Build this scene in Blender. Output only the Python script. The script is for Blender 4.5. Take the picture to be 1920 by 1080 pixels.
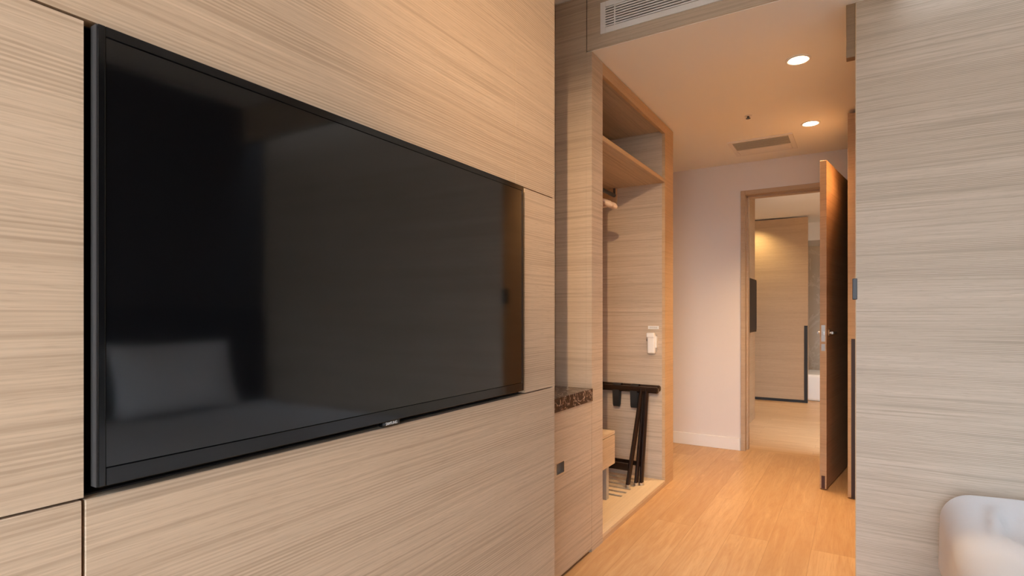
import bpy, bmesh, math, random
from mathutils import Vector, Matrix, noise
random.seed(7)
S = bpy.context.scene
C = S.collection
for o in list(bpy.data.objects): bpy.data.objects.remove(o)

# ------------------------------------------------------------ camera
cam = bpy.data.cameras.new('camera'); co = bpy.data.objects.new('camera', cam); C.objects.link(co)
co.location = (0, 0, 1.12); co.rotation_euler = (math.radians(90), 0, math.radians(31.82))
cam.sensor_width = 36; cam.lens = 19.55; cam.shift_y = 49/1920; cam.clip_start = .02
S.camera = co
# ------------------------------------------------------------ world, lights, exposure
S.view_settings.view_transform = 'Standard'; S.view_settings.look = 'None'
S.view_settings.gamma = 1; S.view_settings.exposure = 0.0
try: S.view_settings.use_curve_mapping = False
except Exception: pass
w = bpy.data.worlds.new('sky'); S.world = w; w.use_nodes = True
bg = w.node_tree.nodes['Background']; bg.inputs[1].default_value = 17.5
wt = w.node_tree; tc_ = wt.nodes.new('ShaderNodeTexCoord'); sx_ = wt.nodes.new('ShaderNodeSeparateXYZ'); rp_ = wt.nodes.new('ShaderNodeValToRGB')
wt.links.new(tc_.outputs['Generated'], sx_.inputs[0])
mr_ = wt.nodes.new('ShaderNodeMapRange'); mr_.inputs[1].default_value = -1; mr_.inputs[2].default_value = 1
wt.links.new(sx_.outputs['Z'], mr_.inputs[0]); wt.links.new(mr_.outputs[0], rp_.inputs[0])
rp_.color_ramp.elements[0].position = .46; rp_.color_ramp.elements[0].color = (.20, .20, .19, 1)      # ground outside
rp_.color_ramp.elements[1].position = .54; rp_.color_ramp.elements[1].color = (.74, .85, 1, 1)      # bright overcast sky
wt.links.new(rp_.outputs[0], bg.inputs[0])
WARM = (1, .67, .36); SOFT = (1, .80, .60)

def light(name, kind, loc, energy, col, size=.1, rot=(0,0,0), spot=None, blend=.6, sy=None, spread=None):
    l = bpy.data.lights.new(name, kind); l.energy = energy; l.color = col
    if kind == 'AREA':
        l.size = size
        if sy: l.shape = 'RECTANGLE'; l.size_y = sy
        if spread: l.spread = spread
    else: l.shadow_soft_size = size
    if kind == 'SPOT': l.spot_size = math.radians(spot); l.spot_blend = blend
    o = bpy.data.objects.new(name, l); C.objects.link(o); o.location = loc; o.rotation_euler = rot
    return o
# window daylight portal
p = light('window_portal', 'AREA', (.15, -1.48, 1.35), 1, (1,1,1), 1.7, (math.radians(-90),0,0), sy=2.4)
p.data.cycles.is_portal = True

# ------------------------------------------------------------ helpers
def nbm(): return bmesh.new()
def add_box(bm, x0, x1, y0, y1, z0, z1, bev=0, seg=2):
    r = bmesh.ops.create_cube(bm, size=1)
    for v in r['verts']:
        v.co = Vector(((x0+x1)/2 + v.co.x*(x1-x0), (y0+y1)/2 + v.co.y*(y1-y0), (z0+z1)/2 + v.co.z*(z1-z0)))
    if bev:
        es = list({e for v in r['verts'] for e in v.link_edges})
        bmesh.ops.bevel(bm, geom=es, offset=bev, segments=seg, affect='EDGES', profile=.6)
    return bm
def box(*a, **k): return add_box(nbm(), *a, **k)
def add_tube(bm, pts, r, n=12, caps=True, flat=None):
    """sweep a circle (or, with flat=(a,b), a rounded ellipse) along pts"""
    pts = [Vector(p_) for p_ in pts]; rings = []
    d0 = (pts[1]-pts[0]).normalized()
    up = Vector((0,0,1)) if abs(d0.z) < .9 else Vector((0,1,0))
    for i, p_ in enumerate(pts):
        d = (pts[min(i+1, len(pts)-1)] - pts[max(i-1, 0)]).normalized()
        sd = d.cross(up).normalized(); u2 = sd.cross(d).normalized()
        rr = r[i] if isinstance(r, (list, tuple)) else r
        a, b = (flat if flat else (1, 1))
        rings.append([bm.verts.new(p_ + sd*math.cos(2*math.pi*k/n)*rr*a + u2*math.sin(2*math.pi*k/n)*rr*b) for k in range(n)])
    for i in range(len(rings)-1):
        for k in range(n):
            bm.faces.new((rings[i][k], rings[i][(k+1)%n], rings[i+1][(k+1)%n], rings[i+1][k]))
    if caps: bm.faces.new(rings[0][::-1]); bm.faces.new(rings[-1])
    return bm
def tube(*a, **k): return add_tube(nbm(), *a, **k)
def add_lathe(bm, prof, center, axis='Z', n=32):
    cx = Vector(center); rings = []
    for r, h in prof:
        ring = []
        for k in range(n):
            a = 2*math.pi*k/n; u, v = r*math.cos(a), r*math.sin(a)
            q = {'Z': (u, v, h), 'Y': (u, h, v), 'X': (h, u, v)}[axis]
            ring.append(bm.verts.new(cx + Vector(q)))
        rings.append(ring)
    for i in range(len(rings)-1):
        for k in range(n): bm.faces.new((rings[i][k], rings[i][(k+1)%n], rings[i+1][(k+1)%n], rings[i+1][k]))
    bm.faces.new(rings[0][::-1]); bm.faces.new(rings[-1])
    return bm
def lathe(*a, **k): return add_lathe(nbm(), *a, **k)
def wloc(o):
    v = Vector((0,0,0))
    while o is not None: v += Vector(o.location); o = o.parent
    return v
def obj(name, bm, m, parent=None, smooth=False, base=None):
    if parent is not None:
        base = wloc(parent)
    if base is not None:
        for v in bm.verts: v.co -= Vector(base)
    bmesh.ops.recalc_face_normals(bm, faces=bm.faces)
    me = bpy.data.meshes.new(name); bm.to_mesh(me); bm.free(); me.materials.append(m)
    if smooth:
        for p_ in me.polygons: p_.use_smooth = True
        if smooth == 'auto':
            try: me.set_sharp_from_angle(angle=math.radians(40))
            except Exception: pass
    o = bpy.data.objects.new(name, me); C.objects.link(o)
    if parent is not None: o.parent = parent
    elif base is not None: o.location = base
    return o
def tag(o, label, cat, group=None):
    o['label'] = label; o['category'] = cat
    if group: o['group'] = group
    return o
def thing(name, label, cat, loc, group=None):
    o = bpy.data.objects.new(name, None); C.objects.link(o); o.location = loc; o.empty_display_size = .05
    return tag(o, label, cat, group)
def struct(name, bm, m, parent=None, **k):
    o = obj(name, bm, m, parent, **k)
    if parent is None: o['kind'] = 'structure'
    return o
def copy_tree(o, parent=None):
    c = o.copy(); C.objects.link(c); c.parent = parent
    for ch in list(o.children): copy_tree(ch, c)
    return c

# ------------------------------------------------------------ materials
def mat(name, col=(.8,.8,.8), rough=.5, metal=0, spec=.5, emit=None, es=0):
    m = bpy.data.materials.new(name); m.use_nodes = True
    b = m.node_tree.nodes['Principled BSDF']
    b.inputs['Base Color'].default_value = (*col, 1); b.inputs['Roughness'].default_value = rough
    b.inputs['Metallic'].default_value = metal; b.inputs['Specular IOR Level'].default_value = spec
    if emit: b.inputs['Emission Color'].default_value = (*emit, 1); b.inputs['Emission Strength'].default_value = es
    return m
def nt(m): t = m.node_tree; return t, t.nodes, t.links, t.nodes['Principled BSDF']
def mix(nd, ln, fac, a, b, mode='MIX'):
    n = nd.new('ShaderNodeMix'); n.data_type = 'RGBA'; n.blend_type = mode
    for s_, v in ((n.inputs['Factor'], fac), (n.inputs[6], a), (n.inputs[7], b)):
        if hasattr(v, 'is_linked') or isinstance(v, bpy.types.NodeSocket): ln.new(v, s_)
        elif isinstance(v, (int, float)): s_.default_value = v
        else: s_.default_value = (*v, 1)
    return n.outputs[2]
def mapped(nd, ln, scale, off=(0,0,0)):
    g = nd.new('ShaderNodeNewGeometry'); mp = nd.new('ShaderNodeMapping')
    mp.inputs['Scale'].default_value = scale; mp.inputs['Location'].default_value = off
    ln.new(g.outputs['Position'], mp.inputs['Vector']); return mp.outputs[0]
def noi(nd, ln, vec, sc=1, det=2, rough=.5, dist=0):
    n = nd.new('ShaderNodeTexNoise'); n.inputs['Scale'].default_value = sc; n.inputs['Detail'].default_value = det
    n.inputs['Roughness'].default_value = rough; n.inputs['Distortion'].default_value = dist
    ln.new(vec, n.inputs['Vector']); return n.outputs['Fac']
def ramp(nd, ln, fac, stops):
    r = nd.new('ShaderNodeValToRGB'); ln.new(fac, r.inputs[0])
    while len(r.color_ramp.elements) < len(stops): r.color_ramp.elements.new(.5)
    for e, (p_, c) in zip(r.color_ramp.elements, stops):
        e.position = p_; e.color = (c, c, c, 1) if isinstance(c, (int, float)) else (*c, 1)
    return r.outputs[0]
def veneer(name, light_c, dark_c, fine=1.0, off=(0,0,0), rough=.55, axis='Z', gain=1.0, lines=1.0):
    """straight-grained oak veneer: grain runs horizontally, varies along 'axis'"""
    m = mat(name, rough=rough, spec=.3); t, nd, ln, b = nt(m)
    def sc(a, l): return {'Z': (l, l, a), 'X': (a, l, l), 'Y': (l, a, l)}[axis]
    warp = noi(nd, ln, mapped(nd, ln, sc(5, 1.6), off), 1, 2)
    g = nd.new('ShaderNodeNewGeometry')
    vm = nd.new('ShaderNodeVectorMath'); vm.operation = 'SCALE'
    vm.inputs[0].default_value = {'Z': (0,0,1), 'X': (1,0,0), 'Y': (0,1,0)}[axis]
    sub = nd.new('ShaderNodeMath'); sub.operation = 'MULTIPLY'; sub.inputs[1].default_value = .010
    ln.new(warp, sub.inputs[0]); ln.new(sub.outputs[0], vm.inputs['Scale'])
    add = nd.new('ShaderNodeVectorMath'); add.operation = 'ADD'
    ln.new(g.outputs['Position'], add.inputs[0]); ln.new(vm.outputs[0], add.inputs[1])
    def layer(a, l, det, rg, o2):
        mp = nd.new('ShaderNodeMapping'); mp.inputs['Scale'].default_value = sc(a, l)
        mp.inputs['Location'].default_value = (off[0]+o2, off[1]+o2, off[2]+o2)
        ln.new(add.outputs[0], mp.inputs['Vector']); return noi(nd, ln, mp.outputs[0], 1, det, rg)
    broad = layer(7, .35, 3, .6, 0)
    fine1 = layer(120*fine, 1.3, 3, .55, 3)
    fine2 = layer(330*fine, 6, 2, .6, 7)
    pores = layer(420*fine, 26, 1, .5, 11)
    # comb of close straight lines, strong in some bands and absent in others
    wv = nd.new('ShaderNodeTexWave'); wv.wave_type = 'BANDS'; wv.bands_direction = axis; wv.wave_profile = 'SIN'
    wv.inputs['Scale'].default_value = 50*fine; wv.inputs['Distortion'].default_value = 5.5
    wv.inputs['Detail'].default_value = 1; wv.inputs['Detail Scale'].default_value = .012
    mpw = nd.new('ShaderNodeMapping'); mpw.inputs['Location'].default_value = off
    mpw.inputs['Scale'].default_value = {'Z': (.04,.04,1), 'X': (1,.04,.04), 'Y': (.04,1,.04)}[axis]
    ln.new(add.outputs[0], mpw.inputs['Vector']); ln.new(mpw.outputs[0], wv.inputs['Vector'])
    gate = ramp(nd, ln, layer(16, .5, 2, .5, 21), [(.44, .12), (.60, .85)])
    cm = nd.new('ShaderNodeMath'); cm.operation = 'MULTIPLY'
    ln.new(ramp(nd, ln, wv.outputs['Fac'], [(.25, 0), (.85, 1)]), cm.inputs[0]); ln.new(gate, cm.inputs[1])
    cm2 = nd.new('ShaderNodeMath'); cm2.operation = 'MULTIPLY'; cm2.inputs[1].default_value = .80*lines; ln.new(cm.outputs[0], cm2.inputs[0])
    dk = tuple(x*.80 for x in dark_c); lt = tuple(min(1, x*1.13) for x in light_c)
    c1 = mix(nd, ln, ramp(nd, ln, broad, [(.3, 0), (.7, .42*gain)]), light_c, dark_c)
    c2 = mix(nd, ln, ramp(nd, ln, fine1, [(.52, 0), (.65, .55*lines), (.77, .85*lines)]), c1, dk)
    c3 = mix(nd, ln, ramp(nd, ln, fine1, [(.26, .5*lines), (.44, 0)]), c2, lt)
    c4 = mix(nd, ln, cm2.outputs[0], c3, dk)
    c4 = mix(nd, ln, ramp(nd, ln, fine2, [(.45, 0), (.75, .5*lines)]), c4, dk)
    c5 = mix(nd, ln, ramp(nd, ln, pores, [(.58, 0), (.74, .4)]), c4, dk)
    ln.new(c5, b.inputs['Base Color'])
    bp = nd.new('ShaderNodeBump'); bp.inputs['Strength'].default_value = .12; bp.inputs['Distance'].default_value = .002
    ln.new(fine1, bp.inputs['Height']); ln.new(bp.outputs[0], b.inputs['Normal'])
    return m
V_L, V_D = (.625, .495, .375), (.50, .38, .275)
veneer_m = veneer('oak_veneer_lamp_tint', (.64,.47,.33), (.51,.355,.235))  # same veneer as the front wall; warm lamplight put into the colour
veneer_g = veneer('oak_veneer_front', (.61,.495,.39), (.49,.385,.285), off=(3,1,5), gain=.9)  # same veneer, greyed so cool daylight is put into the colour
veneer_c = veneer('oak_veneer_cabinet', V_L, V_D, off=(9,2,8))
veneer_x = veneer('oak_veneer_shelf', V_L, V_D, axis='X', off=(2,2,2))
veneer_o = veneer('oak_edge', (.62,.42,.25), (.50,.32,.17), lines=.5)
frame_m = veneer('oak_door_frame', (.52,.38,.26), (.42,.29,.19), off=(6,7,3), lines=.4)
door_m = veneer('oak_door', (.50,.33,.20), (.40,.25,.14), off=(1,7,3), lines=.6)
pale_m = veneer('oak_pale_board', (.70,.55,.38), (.58,.43,.28), axis='X', lines=.45)
black = mat('matt_black', (.012,.011,.011), .6)
gapm = mat('shadow_gap_black', (.02,.013,.01), .8)
lacq = mat('black_lacquered_wood', (.018,.010,.008), .18)
strapm = mat('black_webbing', (.012,.012,.014), .8)
white_p = mat('white_paint', (.80,.77,.75), .7)
wall_w = mat('white_wallpaper', (.74,.68,.655), .75)
ceil_m = mat('ceiling_paint', (.88,.85,.81), .8)
white_pl = mat('white_plastic', (.83,.82,.80), .35)
grey_pl = mat('grey_plastic', (.45,.43,.40), .45)
chrome = mat('brushed_steel', (.62,.60,.58), .28, 1)
darkmet = mat('dark_metal', (.10,.10,.105), .4, .8)
silver = mat('silver_letters', (.80,.80,.80), .35, .6)
linen = mat('white_bed_linen', (.78,.79,.82), .85)
fabric = mat('dark_upholstery', (.018,.018,.022), .9)
hanger_w = mat('pale_wood_hanger', (.80,.62,.50), .45)
tub_m = mat('white_enamel', (.86,.83,.78), .25)
t, nd, ln, b = nt(wall_w)
f_ = noi(nd, ln, mapped(nd, ln, (120,120,60)), 1, 3)
bp = nd.new('ShaderNodeBump'); bp.inputs['Strength'].default_value = .08; bp.inputs['Distance'].default_value = .001
ln.new(f_, bp.inputs['Height']); ln.new(bp.outputs[0], b.inputs['Normal'])
t, nd, ln, b = nt(linen)
f_ = noi(nd, ln, mapped(nd, ln, (9,9,9)), 1, 5, .6)
bp = nd.new('ShaderNodeBump'); bp.inputs['Strength'].default_value = .12; bp.inputs['Distance'].default_value = .01
ln.new(f_, bp.inputs['Height']); ln.new(bp.outputs[0], b.inputs['Normal'])

def planks(name, along='Y', wid=.185, length=1.5, off=(0,0,0)):
    m = mat(name, rough=.38, spec=.35); t, nd, ln, b = nt(m)
    g = nd.new('ShaderNodeNewGeometry'); mp = nd.new('ShaderNodeMapping')
    mp.inputs['Rotation'].default_value = (0, 0, math.radians(90) if along == 'Y' else 0)
    mp.inputs['Location'].default_value = off
    ln.new(g.outputs['Position'], mp.inputs['Vector'])
    br = nd.new('ShaderNodeTexBrick'); br.offset = .37; br.offset_frequency = 2
    br.inputs['Scale'].default_value = 1; br.inputs['Brick Width'].default_value = length; br.inputs['Row Height'].default_value = wid
    br.inputs['Mortar Size'].default_value = .0011; br.inputs['Mortar Smooth'].default_value = .3; br.inputs['Bias'].default_value = 0
    br.inputs['Color1'].default_value = (0,0,0,1); br.inputs['Color2'].default_value = (1,1,1,1); br.inputs['Mortar'].default_value = (.5,.5,.5,1)
    ln.new(mp.outputs[0], br.inputs['Vector'])
    sep = nd.new('ShaderNodeSeparateColor'); ln.new(br.outputs['Color'], sep.inputs[0])
    tone = mix(nd, ln, sep.outputs[0], (.60,.385,.205), (.51,.305,.15))
    st = (1.8, 20, 1) 
    mp2 = nd.new('ShaderNodeMapping'); mp2.inputs['Scale'].default_value = st; ln.new(mp.outputs[0], mp2.inputs['Vector'])
    shift = nd.new('ShaderNodeVectorMath'); shift.operation = 'ADD'
    cmb = nd.new('ShaderNodeCombineXYZ'); mu = nd.new('ShaderNodeMath'); mu.operation = 'MULTIPLY'; mu.inputs[1].default_value = 37
    ln.new(sep.outputs[0], mu.inputs[0]); ln.new(mu.outputs[0], cmb.inputs[0]); ln.new(mu.outputs[0], cmb.inputs[1])
    ln.new(mp2.outputs[0], shift.inputs[0]); ln.new(cmb.outputs[0], shift.inputs[1])
    gr = noi(nd, ln, shift.outputs[0], 1, 5, .62, 1.6)
    mp3 = nd.new('ShaderNodeMapping'); mp3.inputs['Scale'].default_value = (9, 150, 1); ln.new(mp.outputs[0], mp3.inputs['Vector'])
    gf = noi(nd, ln, mp3.outputs[0], 1, 3, .6)
    c = mix(nd, ln, ramp(nd, ln, gr, [(.42, 0), (.72, .55)]), tone, (.40,.20,.085))
    c = mix(nd, ln, ramp(nd, ln, gf, [(.5, 0), (.8, .5)]), c, (.38,.19,.08))
    c = mix(nd, ln, ramp(nd, ln, gr, [(.25, .4), (.42, 0)]), c, (.72,.47,.25))
    fm = nd.new('ShaderNodeMath'); fm.operation = 'MULTIPLY'; fm.inputs[1].default_value = .55; ln.new(br.outputs['Fac'], fm.inputs[0])
    c = mix(nd, ln, fm.outputs[0], c, (.24,.12,.05))
    ln.new(c, b.inputs['Base Color'])
    return m
floor_m = planks('oak_planks')
floor_x = planks('oak_planks_across', along='X', wid=.13, length=1.3, off=(.3,.05,0))

def marble(name, base, vein, sc, thr=.025, rough=.2):
    m = mat(name, rough=rough); t, nd, ln, b = nt(m)
    v = mapped(nd, ln, (sc, sc, sc)); n1 = noi(nd, ln, v, 1, 5, .65, 1.6)
    s_ = nd.new('ShaderNodeMath'); s_.operation = 'SUBTRACT'; s_.inputs[1].default_value = .5; ln.new(n1, s_.inputs[0])
    a_ = nd.new('ShaderNodeMath'); a_.operation = 'ABSOLUTE'; ln.new(s_.outputs[0], a_.inputs[0])
    n2 = noi(nd, ln, v, .6, 3)
    c0 = mix(nd, ln, ramp(nd, ln, n2, [(.35, 0), (.7, 1)]), base, tuple(x*(.55 if base[0] < .2 else .85) for x in base))
    c = mix(nd, ln, ramp(nd, ln, a_.outputs[0], [(0, 1), (thr, 0)]), c0, vein)
    ln.new(c, b.inputs['Base Color']); return m
emper = marble('brown_marble', (.075,.042,.03), (.55,.42,.32), 10, .02)
beige = marble('beige_marble', (.55,.45,.33), (.62,.53,.42), 1.6, .03, .35)

# ============================================================ SETTING
XR, YF, YB = 2.15, 2.60, -1.45      # headboard wall, bed-side wall, window wall
HC, HR = 2.36, 2.63                 # corridor and bedroom ceilings
struct('floor', box(-2.35, 2.25, -1.55, 4.93, -.10, 0), floor_m)
struct('floor.001', box(-3.0, 2.25, 4.93, 10.2, -.10, 0), floor_x)
struct('ceiling', box(-1.45, 2.25, -1.55, 2.46, HR, HR+.1), ceil_m)
struct('ceiling.001', box(-2.35, .15, 2.4265, 4.89, HC, HC+.0025), ceil_m)
struct('ceiling.002', box(-3.0, 2.25, 5.0, 10.2, HC, HC+.1), ceil_m)

# television wall: veneer panels on a dark backing, with the recess for the screen
PX, TH = -.85, .022
ry0, ry1, rz0, rz1 = .319, 1.443, .881, 1.501
YE = 1.637
bk = nbm()
add_box(bk, -1.05, PX-TH, -1.55, ry0, 0, HR); add_box(bk, -1.05, PX-TH, ry1, YE-.001, 0, HR)
add_box(bk, -1.05, PX-TH, ry0, ry1, 0, rz0); add_box(bk, -1.05, PX-TH, ry0, ry1, rz1, HR)
add_box(bk, -1.05, -1.0, ry0, ry1, rz0, rz1)
wl = struct('wall_left', bk, gapm)
g = .0018
def panel(y0, y1, z0, z1, gy=g, gz=g, x=PX, m=None):
    o = struct('wall_panel', box(x-TH, x, y0+gy, y1-gy, z0+gz, z1-gz, bev=.0007 if gy > .001 else 0, seg=1), m or veneer_m, wl)
    return o
panel(-1.549, ry0, rz0, rz1, 0); panel(-1.549, ry0, 0, rz0, .002)
panel(ry0, YE, 0, rz0, .002, .002)
panel(ry1, YE, rz0, rz1, 0)
panel(-1.549, 1.39, rz1, HR, .0006); panel(1.39, YE, rz1, HR, .0006)
struct('wall_panel', box(-1.25, PX-.0005, YE-.012, YE, 0, HR), veneer_m, wl)      # end of the partition beside the niche

# niche and minibar back, wardrobe back, corridor left
struct('wall_niche', box(-1.29, -1.252, YE-.05, 2.44, 0, HR), veneer_c)
struct('wall_corridor_left', box(-2.35, -2.30, 3.70, 4.93, 0, HC), wall_w)
struct('wall_wardrobe_back', box(-2.35, -1.70, 2.46, 3.70, 0, HC), wall_w)

# bed-side wall (faces the camera)
wf = struct('wall_front', box(-.002, 2.25, YF+.012, YF+.10, 0, HR), veneer_o)
for a_, b_ in ((-.0028, .765), (.765, 1.46), (1.46, 2.2)):
    struct('wall_panel', box(a_+(.0006 if a_ > 0 else 0), b_-.0006, YF, YF+.012, 0, HR), veneer_g, wf)
struct('wall_panel', box(-.006, -.003, YF, YF+.10, 0, HC), veneer_o, wf)
# headboard wall and window wall
struct('wall_right', box(XR, 2.25, -1.55, YF, 0, HR), mat('dark_wall_covering', (.045,.042,.045), .8))
wb = nbm()
add_box(wb, -.9, -.7, -1.55, YB, 0, HR); add_box(wb, 1.0, 2.2, -1.55, YB, 0, HR)
add_box(wb, -.7, 1.0, -1.55, YB, 0, .15); add_box(wb, -.7, 1.0, -1.55, YB, 2.5, HR)
struct('wall_back', wb, wall_w)
wn = nbm()
for a_, b_ in ((-.7,-.65),(.12,.18),(.95,1.0)): add_box(wn, a_, b_, -1.52, -1.48, .15, 2.5)
add_box(wn, -.7, 1.0, -1.52, -1.48, .15, .2); add_box(wn, -.7, 1.0, -1.52, -1.48, 2.45, 2.5)
win = struct('window_1', wn, darkmet)
glass = mat('window_glass', (1,1,1), 0); gn = nt(glass)
tr = gn[1].new('ShaderNodeBsdfTransparent'); tr.inputs[0].default_value = (.95,.97,.97,1)
gl = gn[1].new('ShaderNodeBsdfGlossy'); gl.inputs['Roughness'].default_value = .01
ms = gn[1].new('ShaderNodeMixShader'); ms.inputs[0].default_value = .06
gn[2].new(tr.outputs[0], ms.inputs[1]); gn[2].new(gl.outputs[0], ms.inputs[2])
gn[2].new(ms.outputs[0], gn[1]['Material Output'].inputs[0])
struct('window_pane', box(-.65, .95, -1.503, -1.497, .2, 2.45), glass, win)

# bulkhead with the supply grille
hd = struct('wall_bulkhead', box(-1.10, 2.15, 2.427, 2.46, HC+.003, HR), gapm)
struct('wall_panel', box(-1.084, 2.15, 2.42, 2.426, HC+.002, HR), veneer_c, hd)
struct('wall_corridor_bulkhead', box(-1.30, .1, 2.461, 2.50, HC+.1, HR+.1), wall_w)

# far corridor wall with the doorway
D0, D1, DH, YW = -.776, -.085, 2.092, 4.87
fw = nbm()
add_box(fw, -2.35, D0-.0342, YW, 4.99, 0, HC); add_box(fw, D1+.0342, .15, YW, 4.99, 0, HC)
add_box(fw, D0-.0342, D1+.0342, YW, 4.99, DH+.0362, HC)
struct('wall_corridor_far', fw, wall_w)
struct('baseboard_corridor_far', box(-2.30, D0-.039, YW-.012, YW, 0, .10, bev=.003), white_p)
dr = nbm()
for a_, b_ in ((D0-.034, D0), (D1, D1+.034)):
    add_box(dr, a_, b_, YW-.012, 5.002, 0, DH+.036, bev=.003)
add_box(dr, D0+.0005, D1-.0005, YW-.012, 5.002, DH, DH+.036, bev=.003)
d1 = struct('door_1', dr, frame_m)
st = nbm()
add_box(st, D0, D0+.012, 4.93, 5.00, 0, DH); add_box(st, D0, D1, 4.93, 5.00, DH-.012, DH)
struct('door_stop', st, frame_m, d1)
# open leaf, hinged on the right jamb and swung towards the camera
leaf_root = bpy.data.objects.new('door_2', None); C.objects.link(leaf_root)
HX, HYY = -.045, 4.855
leaf_root.location = (HX, HYY, 0); leaf_root['kind'] = 'structure'
LL = .81; LT = .038
def leaf(name, bm, m, smooth=False):
    return obj(name, bm, m, leaf_root, smooth)
def lb(x0, x1, y0, y1, z0, z1, bev=0): return box(HX+x0, HX+x1, HYY+y0, HYY+y1, z0, z1, bev=bev)
leaf('door_leaf', lb(-LT, 0, -LL, 0, .008, 2.10, .0015), door_m)
leaf('lock_plate', lb(-LT+.008, -.008, -LL-.0015, -LL+.002, .945, 1.05, .001), chrome)
leaf('deadbolt_plate', lb(-LT+.008, -.008, -LL-.0015, -LL+.002, .885, .93, .001), chrome)
leaf('latch', lb(-LT+.013, -.013, -LL-.008, -LL, .985, 1.01, .002), chrome)
leaf('door_seal', lb(-LT+.009, -.009, -LL-.0015, -LL+.003, .010, .09, .001), mat('door_seal_brown', (.05,.015,.01), .5))
for sx, x0 in ((1, 0), (-1, -LT)):
    hb = nbm()
    add_lathe(hb, [(.024, 0), (.026, .003*sx), (.024, .008*sx), (.009, .009*sx), (.009, .020*sx)], (HX+x0, HYY-LL+.06, 1.0), 'X', 24)
    add_tube(hb, [(HX+x0+.020*sx, HYY-LL+.058, 1.0), (HX+x0+.021*sx, HYY-LL+.10, 1.0), (HX+x0+.020*sx, HYY-LL+.18, .998)], [.009,.0085,.008], 12)
    leaf('door_handle', hb, chrome, 'auto')
for hz in (.25, 1.05, 1.85):
    leaf('hinge', tube([(HX+.006, HYY+.004, hz-.045), (HX+.006, HYY+.004, hz+.045)], .006, 12), chrome, 'auto')
leaf_root.rotation_euler = (0, 0, math.radians(-8.5))

# right-hand side of the corridor
struct('wall_corridor_right', box(.0, .15, YF+.10, 4.87, 0, HC), veneer_o)
struct('trim_1', box(-.037, -.0065, YF+.003, YF+.045, 2.147, HC, bev=.002), veneer('oak_dark_trim', (.30,.19,.11), (.24,.15,.085), lines=.4))
d3 = struct('door_3', box(-.048, -.0003, 3.95, 4.83, .006, 2.34, bev=.0015), veneer_o)
struct('door_pull_bar', box(-.030, -.010, 3.944, 3.952, .004, .97), mat('bronze_strip', (.045,.025,.018), .45, .3), d3)
sp_ = struct('door_strike', box(-.016, .001, YF-.004, YF+.05, 1.178, 1.262, bev=.003), mat('grey_strike', (.06,.06,.065), .5), wf)

# far room
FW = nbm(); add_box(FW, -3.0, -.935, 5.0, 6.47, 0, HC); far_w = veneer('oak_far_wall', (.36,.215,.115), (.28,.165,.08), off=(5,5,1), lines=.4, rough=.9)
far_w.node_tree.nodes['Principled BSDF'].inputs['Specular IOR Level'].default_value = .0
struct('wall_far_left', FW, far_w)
struct('wall_far_right', box(1.2, 1.3, 5.0, 10.2, 0, HC), wall_w)
struct('wall_far_outer', box(-3.0, -2.95, 6.47, 10.2, 0, HC), wall_w)
struct('wall_far_back', box(-3.0, 2.25, 9.30, 9.40, 0, HC), beige)
struct('wall_far_soffit', box(-.62, 1.2, 8.55, 9.30, 2.12, HC), white_p)
struct('wall_far_partition', box(-3.0, -.62, 8.02, 8.10, 0, HC), veneer_c)
d4 = struct('door_4', box(-2.2, -.525, 7.90, 7.945, .035, 2.345, bev=.002), veneer('oak_sliding_door', (.50,.335,.20), (.40,.255,.145), off=(4,4,4), lines=.45))
struct('door_pull_bar', box(-.566, -.528, 7.893, 7.905, .03, .975), black, d4)
struct('door_track', box(-2.2, -.528, 7.905, 7.94, .0, .034), black, d4)

# ============================================================ THINGS
# ---- television in the recess
tv = thing('television', 'large black flat television set into the wood wall recess, reflecting a bed', 'television', (-.87, .87, rz0))
ty0, ty1, tz0, tz1, tx = .3306, 1.4165, .894, 1.498, -.838
gloss = mat('glossy_black_bezel', (.004,.004,.0045), .10, spec=.6)
scr = mat('screen_glass', (.0025,.0025,.003), .07, spec=.85)
obj('television_back', box(-.95, tx-.018, ty0+.05, ty1-.05, tz0+.04, tz1-.05, bev=.01), black, tv)
fr = nbm()
bz = (.0085, .024, .014)
add_box(fr, tx-.018, tx, ty0, ty0+bz[0], tz0, tz1, bev=.001); add_box(fr, tx-.018, tx, ty1-bz[0], ty1, tz0, tz1, bev=.001)
add_box(fr, tx-.018, tx, ty0+bz[0], ty1-bz[0], tz0, tz0+bz[1], bev=.001)
add_box(fr, tx-.018, tx, ty0+bz[0], ty1-bz[0], tz1-bz[2], tz1, bev=.001)
obj('bezel', fr, gloss, tv)
obj('screen', box(tx-.016, tx-.0012, ty0+bz[0]+.0008, ty1-bz[0]-.0008, tz0+bz[1]+.0008, tz1-bz[2]-.0008), scr, tv)
obj('side_trim', box(tx-.019, tx-.004, ty0-.0012, ty0, tz0, tz1), mat('grey_side_trim', (.05,.043,.040), .6, 0), tv)
lt = obj('logo_tab', box(tx-.014, tx-.001, .842, .893, .8835, .8945, bev=.002), gloss, tv)
fc = bpy.data.curves.new('brand_letters', 'FONT'); fc.body = 'SAMSUNG'; fc.size = .0088; fc.extrude = .0003; fc.align_x = 'CENTER'; fc.align_y = 'CENTER'
fc.offset = .00012
tmp = bpy.data.objects.new('tmp', fc); C.objects.link(tmp)
bpy.context.view_layer.update()
me = bpy.data.meshes.new_from_object(tmp.evaluated_get(bpy.context.evaluated_depsgraph_get()))
bpy.data.objects.remove(tmp)
me.materials.clear(); me.materials.append(silver)
R = Matrix(((0,0,1,0),(1,0,0,0),(0,1,0,0),(0,0,0,1)))     # letters: local x -> +y, y -> +z, z -> +x
xs = [v.co.x for v in me.vertices]; k_ = .034/(max(xs)-min(xs))
for v in me.vertices: v.co.x *= k_
me.transform(R)
lg = bpy.data.objects.new('brand_letters', me); C.objects.link(lg); lg.parent = lt
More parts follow.
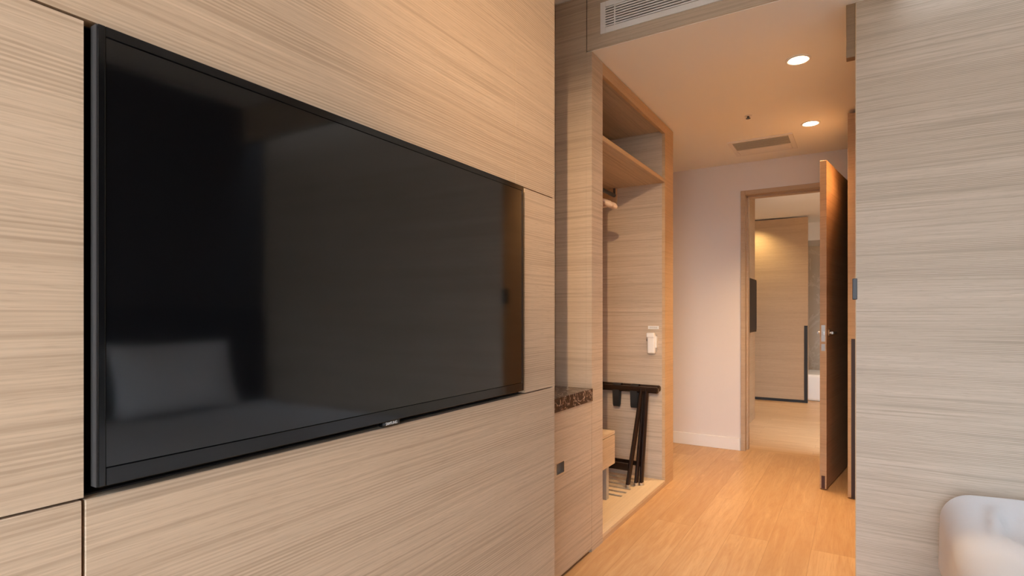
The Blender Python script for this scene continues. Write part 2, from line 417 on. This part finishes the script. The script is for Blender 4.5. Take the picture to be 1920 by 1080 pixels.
lg.location = Vector((tx-.0006, .8675, .889)) - wloc(tv) - Vector((0,0,0))

# ---- minibar cabinet and stone top in the niche
CX = -1.06
mb = thing('minibar_cabinet', 'low oak minibar cabinet under the brown marble slab, beside the wardrobe', 'cabinet', (-1.15, 2.03, 0))
cb = nbm(); add_box(cb, -1.25, CX-.021, YE+.001, 2.417, .03, .711)
obj('cabinet_body', cb, veneer_o, mb)
HZ0, HZ1, HY0, HY1 = .447, .499, 2.055, 2.131
dd = nbm()
y0, y1 = YE+.003, 2.4178
add_box(dd, CX-.02, CX, y0, y1, .018, HZ0); add_box(dd, CX-.02, CX, y0, y1, HZ1, .711)
add_box(dd, CX-.02, CX, y0, HY0, HZ0, HZ1); add_box(dd, CX-.02, CX, HY1, y1, HZ0, HZ1)
dor = obj('cabinet_door', dd, veneer_c, mb)
pl = nbm()
add_box(pl, CX-.0195, CX-.018, HY0+.003, HY1-.003, HZ0+.003, HZ1-.003)
rim = nbm()
for q in ((HY0, HY0+.003, HZ0, HZ1), (HY1-.003, HY1, HZ0, HZ1), (HY0, HY1, HZ0, HZ0+.003), (HY0, HY1, HZ1-.003, HZ1)):
    add_box(rim, CX-.0195, CX+.0008, *q)
obj('pull_rim', rim, chrome, dor)
obj('recessed_pull', pl, mat('bronze_pull', (.20,.15,.11), .5, .2), dor)
obj('kick_plate', box(-1.2, CX-.028, YE+.002, 2.415, 0, .03), black, mb)
tag(obj('stone_countertop', box(-1.251, CX+.006, YE+.001, 2.4188, .7125, .771, bev=.002), emper, base=(-1.15, 2.03, .7125)),
    'dark brown veined marble slab on top of the minibar cabinet', 'countertop')

# ---- open wardrobe
WY0, WY1, WI0, WI1 = 2.44, 3.78, 2.551, 3.594
wd = thing('wardrobe', 'tall open oak wardrobe with shelf at the side of the hallway', 'wardrobe', (-1.4, 3.1, 0))
obj('side_panel', box(-1.251, CX, 2.42+.018, 2.47, 0, HR-.27-.004), veneer_c, wd)
gp = nbm(); add_box(gp, -1.251, CX-.0285, 2.42, 2.438, .0, HR-.002)
obj('side_cladding', gp, veneer_c, wd)
obj('edge_strip', box(CX-.028, CX, 2.42, 2.438, .0, HC-.004), veneer_c, wd)
obj('front_stile', box(-1.10, CX, 2.47, WI0, 0, HC-.006), veneer_c, wd)
obj('inner_lining', box(-1.70, -1.10, 2.47, WI0-.002, 0, HC-.006), veneer_c, wd)
obj('side_panel', box(-1.70, CX-.02, WI1, WY1, 0, HC-.006), veneer_g, wd)
obj('front_stile', box(CX-.02, CX, WI1, WY1, 0, HC-.006), veneer_o, wd)
obj('top_rail', box(CX-.02, CX, WI0, WI1, 2.294, HC-.006), veneer_o, wd)
obj('top_board', box(-1.70, CX-.02, WI0, WI1, 2.312, HC-.006), veneer_x, wd)
obj('back_panel', box(-1.70, -1.69, WI0, WI1, .04, 2.312), veneer_c, wd)
shf = obj('shelf', box(-1.69, CX-.004, WI0, WI1, 1.975, 1.998), veneer_x, wd)
obj('shelf_edge', box(CX-.004, CX-.002, WI0, WI1, 1.9745, 1.9985), veneer_o, shf)
# base board with ventilation slots
bb = nbm(); SX0, SX1 = -1.52, -1.235
add_box(bb, -1.69, SX0, WI0, WI1, .022, .040)
add_box(bb, SX1+.05, CX, WI0, WI1, .022, .040)
ys = [3.13 + .075*i for i in range(6)]
edges = [WI0]
for y in ys: edges += [y, y+.030]
edges.append(WI1)
for a_, b_ in zip(edges[0::2], edges[1::2]): add_box(bb, SX0, SX1+.05, a_, b_, .022, .040)
fl = obj('base_board', bb, pale_m, wd)
obj('vent_slots', box(SX0-.01, SX1+.06, 3.10, 3.56, .004, .018), black, fl)
obj('plinth', box(CX-.03, CX-.001, WI0, WI1, 0, .0219), veneer_o, wd)
# rail with its wooden bracket
br_ = obj('rail_bracket', box(-1.56, -1.385, WI1-.022, WI1, 1.86, 1.975, bev=.006), veneer_o, wd)
obj('bracket_plate', box(-1.405, -1.391, WI1-.030, WI1-.021, 1.915, 1.972), darkmet, br_)
obj('clothes_rail', tube([(-1.40, WI0, 1.925), (-1.40, WI1-.02, 1.925)], .0125, 16), darkmet, wd, 'auto')

# ---- hangers on the rail
def hanger(y, label):
    root = thing('clothes_hanger', label, 'hanger', (-1.40, y, 1.79), 'wooden hangers on the wardrobe rail')
    pts = []; rad = []
    for i in range(-12, 13):
        u = i/12; pts.append((-1.40 + .215*u, y + .03*u*u, 1.815 - .075*abs(u)**1.5)); rad.append(.017 + .010*abs(u)**2 if abs(u) < .97 else .012)
    o = tube(pts, rad, 14, flat=(1.0, .75))
    obj('shoulder_bar', o, hanger_w, root, True)
    hk = [(-1.40, y, 1.82), (-1.40, y, 1.888)]
    for a in range(-60, 181, 20):
        r_ = math.radians(a); hk.append((-1.40 + .0175*math.cos(r_)*1, y, 1.9245 + .0175*math.sin(r_)))
    obj('hook', tube(hk, .0022, 8), chrome, root, True)
    obj('trouser_bar', tube([(-1.57, y+.018, 1.752), (-1.40, y+.004, 1.748), (-1.23, y+.018, 1.752)], .006, 10), hanger_w, root, True)
    return root
hanger(3.04, 'pale wooden clothes hanger showing furthest from the wardrobe stile')
hanger(2.97, 'pale wooden clothes hanger half hidden behind the wardrobe stile, below its neighbour')

# ---- drawer unit inside the wardrobe
du = thing('drawer_unit', 'small oak drawer box on a grey leg inside the wardrobe', 'drawer', (-1.45, 2.80, .04))
obj('drawer_body', box(-1.688, -1.221, WI0+.001, 3.070, .253, .415), veneer_o, du)
obj('drawer_front', box(-1.220, -1.200, WI0+.001, 3.072, .251, .419, bev=.001), veneer_c, du)
obj('drawer_top', box(-1.688, -1.200, WI0+.001, 3.072, .423, .441, bev=.001), veneer_c, du)
obj('drawer_top_batten', box(-1.688, -1.215, WI0+.001, 3.066, .415, .423), black, du)
obj('support_leg', box(-1.262, -1.236, 3.03, 3.066, .0405, .252), mat('grey_leg', (.42,.38,.34), .4), du)

# ---- folded luggage rack
lr = thing('luggage_rack', 'black lacquered folding luggage rack leaning folded inside the wardrobe', 'luggage rack', (-1.34, 3.45, .04))
ZT = .635
def P3(x, y, z): return (x, y, z)
for (yy, zz) in ((3.567, ZT+.002), (3.526, ZT-.006)):
    rb = tube([(-1.61, yy, zz), (-1.60, yy, zz), (-1.09, yy, zz), (-1.082, yy, zz)], [.014,.021,.021,.014], 16)
    obj('top_rail', rb, lacq, lr, 'auto')
def leg(x, y0, y1, z0=.054, z1=ZT, name='leg', dx=0):
    b_ = nbm(); d = Vector((0, y1-y0, z1-z0)).normalized()
    add_tube(b_, [(x, y0, z0), (x+dx, y1, z1)], .0175, 12, flat=(.75, 1.25))
    o = obj(name, b_, lacq, lr, 'auto')
    f2 = obj('foot_cap', tube([(x, y0-.0001*d.y, z0-.0135), (x, y0, z0+.006)], .0165, 12), chrome, o, 'auto')
    return o
leg(-1.158, 3.418, 3.526); leg(-1.575, 3.418, 3.530)
leg(-1.184, 3.395, 3.560); leg(-1.545, 3.395, 3.560)
leg(-1.214, 3.325, 3.528, dx=.022)
obj('rivet', tube([(-1.148, 3.475, .345), (-1.20, 3.475, .345)], .006, 10), chrome, lr, 'auto')
obj('stretcher', box(-1.545, -1.222, 3.350, 3.364, .135, .180, bev=.003), lacq, lr)
obj('stretcher', box(-1.575, -1.158, 3.442, 3.454, .150, .180, bev=.003), lacq, lr)
for sx in (-1.365, -1.243, -1.50):
    sb = nbm()
    pts = [(sx, 3.580, ZT+.01), (sx, 3.572, ZT+.0215), (sx, 3.545, ZT+.0225), (sx, 3.518, ZT+.013), (sx, 3.510, ZT-.01), (sx, 3.508, ZT-.06), (sx, 3.512, ZT-.115), (sx, 3.524, ZT-.128), (sx, 3.535, ZT-.115), (sx, 3.540, ZT-.05), (sx, 3.546, ZT-.015)]
    vs = []
    for i, p_ in enumerate(pts):
        wv = .024 + .003*math.sin(i*.8)
        q = Vector(p_); pr = Vector(pts[min(i+1, len(pts)-1)]) - Vector(pts[max(i-1, 0)]); n_ = Vector((0, pr.z, -pr.y)).normalized()*.0013
        vs.append([sb.verts.new(q+n_+Vector((-wv,0,0))), sb.verts.new(q+n_+Vector((wv,0,0))), sb.verts.new(q-n_+Vector((wv,0,0))), sb.verts.new(q-n_+Vector((-wv,0,0)))])
    for i in range(len(vs)-1):
        for k in range(4): sb.faces.new((vs[i][k], vs[i][(k+1)%4], vs[i+1][(k+1)%4], vs[i+1][k]))
    sb.faces.new(vs[0]); sb.faces.new(vs[-1][::-1])
    obj('strap', sb, strapm, lr, 'auto')

# ---- emergency torch and its label on the wardrobe side
yw = WI1 - .0003
tc = thing('emergency_torch', 'white emergency torch clipped to the wardrobe side panel', 'torch', (-1.142, yw, .86))
tb = nbm()
add_box(tb, -1.168, -1.116, yw-.040, yw-.008, .862, .99, bev=.012, seg=4)
obj('torch_body', tb, white_pl, tc, 'auto')
obj('torch_head', box(-1.172, -1.119, yw-.044, yw-.006, .965, .9985, bev=.010, seg=4), white_pl, tc, 'auto')
obj('wall_clip', box(-1.128, -1.106, yw-.030, yw, .90, .975, bev=.005), white_pl, tc, 'auto')
obj('holder_plate', box(-1.160, -1.112, yw-.009, yw, .875, .985, bev=.002), grey_pl, tc)
obj('switch', tube([(-1.1725, yw-.026, .950), (-1.1665, yw-.026, .950)], .006, 14, flat=(1,1.3)), black, tc, 'auto')
sg = thing('label_plate', 'tiny white label plate with grey lettering above the emergency torch', 'label', (-1.1365, yw, 1.022))
obj('plate', box(-1.172, -1.101, yw-.0035, yw, 1.0215, 1.0425, bev=.001), white_pl, sg)
lt_ = nbm()
xx = -1.161
while xx < -1.113:
    w_ = .0042; 
    add_box(lt_, xx, xx+w_, yw-.0041, yw-.0034, 1.0355, 1.0372); add_box(lt_, xx, xx+.0012, yw-.0041, yw-.0034, 1.0275, 1.0355)
    add_box(lt_, xx, xx+w_, yw-.0041, yw-.0034, 1.0275, 1.0290); xx += .0068
obj('lettering', lt_, mat('grey_print', (.25,.24,.22), .7), sg)

# ---- supply air grille on the bulkhead
ag = thing('air_grille', 'long white louvred air grille in the wood bulkhead above the hallway', 'vent', (-.55, 2.42, 2.49))
ax0, ax1, az0, az1 = -1.015, .05, 2.421, 2.567
fz = 2.42
fr = nbm(); wbr = .026
add_box(fr, ax0, ax0+wbr, fz-.007, fz, az0, az1, bev=.002); add_box(fr, ax1-wbr, ax1, fz-.007, fz, az0, az1, bev=.002)
add_box(fr, ax0+wbr, ax1-wbr, fz-.007, fz, az0, az0+wbr, bev=.001); add_box(fr, ax0+wbr, ax1-wbr, fz-.007, fz, az1-wbr, az1, bev=.001)
obj('grille_frame', fr, white_p, ag)
obj('grille_backing', box(ax0+wbr, ax1-wbr, fz-.0012, fz-.0004, az0+wbr, az1-wbr), black, ag)
ns = 8; pit = (az1-az0-2*wbr)/ns
for i in range(ns):
    z = az0+wbr+pit*(i+.5)
    s_ = box(ax0+wbr-.001, ax1-wbr+.001, fz-.0065, fz-.0012, z-pit*.26, z+pit*.26)
    obj('slat', s_, white_p, ag)
for xm in (-.944, -.50, -.06):
    obj('mullion', box(xm-.003, xm+.003, fz-.0068, fz-.001, az0+wbr, az1-wbr), white_p, ag)

# ---- hallway ceiling fittings
glow = mat('lamp_glow', (1,.9,.75), .5, emit=(1,.80,.52), es=26)
def downlight(x, y, z, label, r=.045, on=True, group='recessed ceiling downlights'):
    d = thing('downlight', label, 'ceiling light', (x, y, z), group)
    obj('trim_ring', lathe([(r+.012, -.0), (r+.012, -.003), (r+.004, -.006), (r, -.004), (r, 0)], (x, y, z), 'Z', 40), white_p, d, 'auto')
    obj('lamp_lens', lathe([(r*.98, -.0045), (r*.6, -.0062), (.001, -.0068)], (x, y, z), 'Z', 40), glow, d, True)
    return d
downlight(-.243, 3.035, HC, 'round glowing downlight in the hallway ceiling nearest the wood bulkhead')
light('lamp_near', 'SPOT', (-.243, 3.035, HC-.02), 150, WARM, .04, spot=92, blend=1.0)
downlight(-.256, 4.09, HC, 'round glowing downlight in the hallway ceiling above the open door')
light('lamp_far', 'SPOT', (-.256, 4.09, HC-.02), 160, WARM, .04, spot=112, blend=1.0)
sk = thing('sprinkler_head', 'tiny dark sprinkler head on the hallway ceiling', 'sprinkler', (-.578, 3.73, HC))
obj('escutcheon', lathe([(.022, 0), (.021, -.003), (.012, -.005)], (-.578, 3.73, HC), 'Z', 24), white_p, sk, 'auto')
obj('sprinkler_nozzle', lathe([(.007, -.004), (.007, -.014), (.014, -.017), (.014, -.019), (.004, -.021)], (-.578, 3.73, HC), 'Z', 20), darkmet, sk, 'auto')
hv = thing('ceiling_vent', 'square flush white ceiling vent with slots near the far doorway', 'vent', (-.59, 4.44, HC))
vf = nbm(); X0, X1, Y0, Y1 = -.80, -.375, 4.235, 4.635
for q in ((X0, X0+.03, Y0, Y1), (X1-.03, X1, Y0, Y1), (X0+.03, X1-.03, Y0, Y0+.03), (X0+.03, X1-.03, Y1-.03, Y1)):
    add_box(vf, *q, HC-.008, HC-.0005, bev=.002)
obj('vent_frame', vf, white_p, hv)
obj('vent_panel', box(X0+.033, X1-.033, Y0+.24, Y1-.033, HC-.007, HC-.0005, bev=.001), white_p, hv)
obj('vent_backing', box(X0+.03, X1-.03, Y0+.03, Y0+.24, HC-.0015, HC-.0005), black, hv)
for i in range(7):
    yy = Y0+.045+i*.028
    obj('slat', box(X0+.03, X1-.03, yy, yy+.015, HC-.007, HC-.0015), grey_pl, hv)

# ---- bed, mattress, pillows, headboard
def rounded(x0, x1, y0, y1, z0, z1, r, n, amp=.0, seed=0, dmp=1.0):
    bm = nbm(); bmesh.ops.create_cube(bm, size=2)
    bmesh.ops.subdivide_edges(bm, edges=bm.edges, cuts=n, use_grid_fill=True)
    hx, hy, hz = (x1-x0)/2, (y1-y0)/2, (z1-z0)/2; c = Vector(((x0+x1)/2, (y0+y1)/2, (z0+z1)/2))
    for v in bm.verts:
        def mp(t, h):   # concentrate vertices near the rim
            return math.copysign(h*(1-(1-abs(t))**1.8), t) if h > .4 else t*h
        q = Vector((mp(v.co.x, hx), mp(v.co.y, hy), mp(v.co.z, hz)))
        inn = Vector((max(-hx+r, min(hx-r, q.x)), max(-hy+r, min(hy-r, q.y)), max(-hz+r, min(hz-r, q.z))))
        d = q - inn
        if d.length > 1e-6: q = inn + d.normalized()*r
        w_ = q + c
        if amp:
            nn = noise.fractal(w_*2.3 + Vector((seed,0,0)), .9, 2.1, 3)
            q += (d.normalized() if d.length > 1e-6 else Vector((0,0,1)))*nn*amp
        v.co = q + c
    return bm
bed = thing('bed', 'bed with white linen, its foot corner at the lower right against the wood wall', 'bed', (1.15, 1.65, 0))
BX0, BX1, BY0, BY1 = .24, 2.08, .78, 2.565
obj('bed_base', box(BX0+.07, BX1, BY0+.07, BY1-.04, .02, .19, bev=.006), mat('dark_bed_base', (.05,.035,.03), .6), bed)
mt = rounded(BX0, BX1, BY0, BY1, .14, .497, .10, 84, .010, 3)
def crease(bm, a, b_, wid, dep):
    a = Vector(a); b_ = Vector(b_); ab = b_-a
    for v in bm.verts:
        if v.co.z < .35: continue
        q = v.co.copy(); q.z = 0; A = Vector((a.x, a.y, 0)); AB = Vector((ab.x, ab.y, 0))
        t_ = max(0, min(1, (q-A).dot(AB)/AB.length_squared)); d = (q-(A+AB*t_)).length
        e = math.exp(-(d/wid)**2)*math.sin(math.pi*min(1, max(0, t_*.9+.05)))
        v.co.z += dep*e
for a, b_, wi, de in (((.378,2.36,0),(.330,2.03,0),.013,.024), ((.415,2.34,0),(.368,2.03,0),.013,-.016),
                      ((.340,2.05,0),(.41,1.70,0),.016,.022), ((.5,2.15,0),(.75,1.9,0),.03,.012), ((.36,1.6,0),(.8,1.5,0),.03,.01)):
    crease(mt, a, b_, wi, de)
mo = obj('mattress', mt, linen, bed, True)
hb_ = nbm()
for i in range(3):
    a_ = BY0 + i*(BY1-BY0)/3
    add_box(hb_, 2.09, 2.145, a_+.004, a_+(BY1-BY0)/3-.004, .02, 1.15, bev=.015, seg=3)
obj('headboard', hb_, fabric, bed)
def pillow(cy, label):
    w2, h2, th = .37, .225, .085; cx_, cz_ = 1.93, .730
    bm = nbm(); n = 22; top = {}; 
    def pt(u, v, s):
        sh = (1-abs(u)**3.2)**.7 * (1-abs(v)**3.0)**.7
        pin = 1 - .06*(1-abs(u)**2)*abs(v)**2 ; pin2 = 1 - .06*(1-abs(v)**2)*abs(u)**2
        q = Vector((u*w2*pin2, v*h2*pin, s*th*sh))
        q.z += noise.noise(Vector((u*2+cy*5, v*2, s)))*.012*sh
        tilt = math.radians(20)
        yv, xv, zv = q.x, -q.z, q.y
        return Vector((cx_ + xv*math.cos(tilt) + zv*math.sin(tilt), cy + yv, cz_ + zv*math.cos(tilt) - xv*math.sin(tilt)*-1))
    for s in (1, -1):
        for i in range(n+1):
            for j in range(n+1):
                u, v = -1+2*i/n, -1+2*j/n
                u, v = math.sin(u*math.pi/2), math.sin(v*math.pi/2)
                edge = i in (0, n) or j in (0, n)
                if s == -1 and edge: top[(s,i,j)] = top[(1,i,j)]
                else: top[(s,i,j)] = bm.verts.new(pt(u, v, s))
        for i in range(n):
            for j in range(n):
                bm.faces.new((top[(s,i,j)], top[(s,i+1,j)], top[(s,i+1,j+1)], top[(s,i,j+1)]))
    return tag(obj('pillow', bm, linen, smooth=True, base=(cx_, cy, .50)), label, 'pillow', 'white pillows at the head of the bed')
pillow(1.85, 'white pillow upright against the headboard, seen mirrored in the television screen')
pillow(1.02, 'white pillow on the window side of the bed, outside the picture')

# ---- far room
tf = thing('television', 'small dark television on the wood wall seen through the far doorway', 'television', (-.91, 5.8, .94))
obj('television_body', box(-.934, -.872, 5.25, 6.14, .942, 1.468, bev=.004), mat('bronze_tv_shell', (.05,.028,.014), .7, spec=.1), tf)
obj('screen', box(-.8725, -.868, 5.27, 6.12, .965, 1.455, bev=.001), mat('matt_screen', (.03,.018,.010), .6, spec=.1), tf)
bt = thing('bathtub', 'white glowing bathtub side beyond the far sliding door', 'bathtub', (.2, 8.5, 0))
obj('tub_shell', box(-.60, 1.1, 8.12, 8.9, .0, .34, bev=.04, seg=4), tub_m, bt, 'auto')
light('far_lamp', 'SPOT', (-1.14, 7.66, HC-.03), 32, (1,.78,.38), .03, spot=130, blend=.9)
light('far_room_lamp', 'SPOT', (.35, 7.2, HC-.03), 55, WARM, .05, spot=90, blend=.9)
light('far_bath_lamp', 'SPOT', (-.1, 8.0, HC-.05), 45, SOFT, .05, spot=95, blend=.9)
s2 = thing('sprinkler_head', 'tiny sprinkler head on the ceiling of the room beyond the doorway', 'sprinkler', (-.50, 6.1, HC))
obj('sprinkler_nozzle', lathe([(.02, 0), (.02, -.003), (.007, -.004), (.007, -.014), (.014, -.017), (.004, -.021)], (-.50, 6.1, HC), 'Z', 20), grey_pl, s2, 'auto')

# ---- unseen bedroom lamps, added to wash the television wall with warm light
for i, (x, y, e) in enumerate(((-.28, 1.0, 12), (-.28, -.25, 16))):
    downlight(x, y, HR, 'added unseen downlight in the bedroom ceiling, ' + ('between the television and the foot of the bed' if i == 0 else 'nearer the window'))
    light('bedroom_wall_wash', 'SPOT', (x, y, HR-.02), e, (1,.70,.44), .05, spot=165, blend=.9)

# adjustable ceiling spotlight turned to the minibar niche
ax, ay = .40, -1.28
sv = thing('ceiling_spotlight', 'small swivelling spotlight in the bedroom ceiling aimed at the minibar niche', 'spotlight', (ax, ay, HR))
tgt = Vector((-.98, 2.42, 1.42)); src = Vector((ax, ay, HR-.07)); dv = (tgt-src).normalized()
obj('spot_base', lathe([(.05, 0), (.05, -.012), (.012, -.014), (.012, -.05)], (ax, ay, HR), 'Z', 28), white_p, sv, 'auto')
obj('spot_barrel', tube([src-dv*.045, src+dv*.03], .03, 24), white_p, sv, 'auto')
light('niche_spot', 'SPOT', src+dv*.035, 430, (1,.66,.35), .02, dv.to_track_quat('-Z', 'Y').to_euler(), spot=27, blend=1.0)
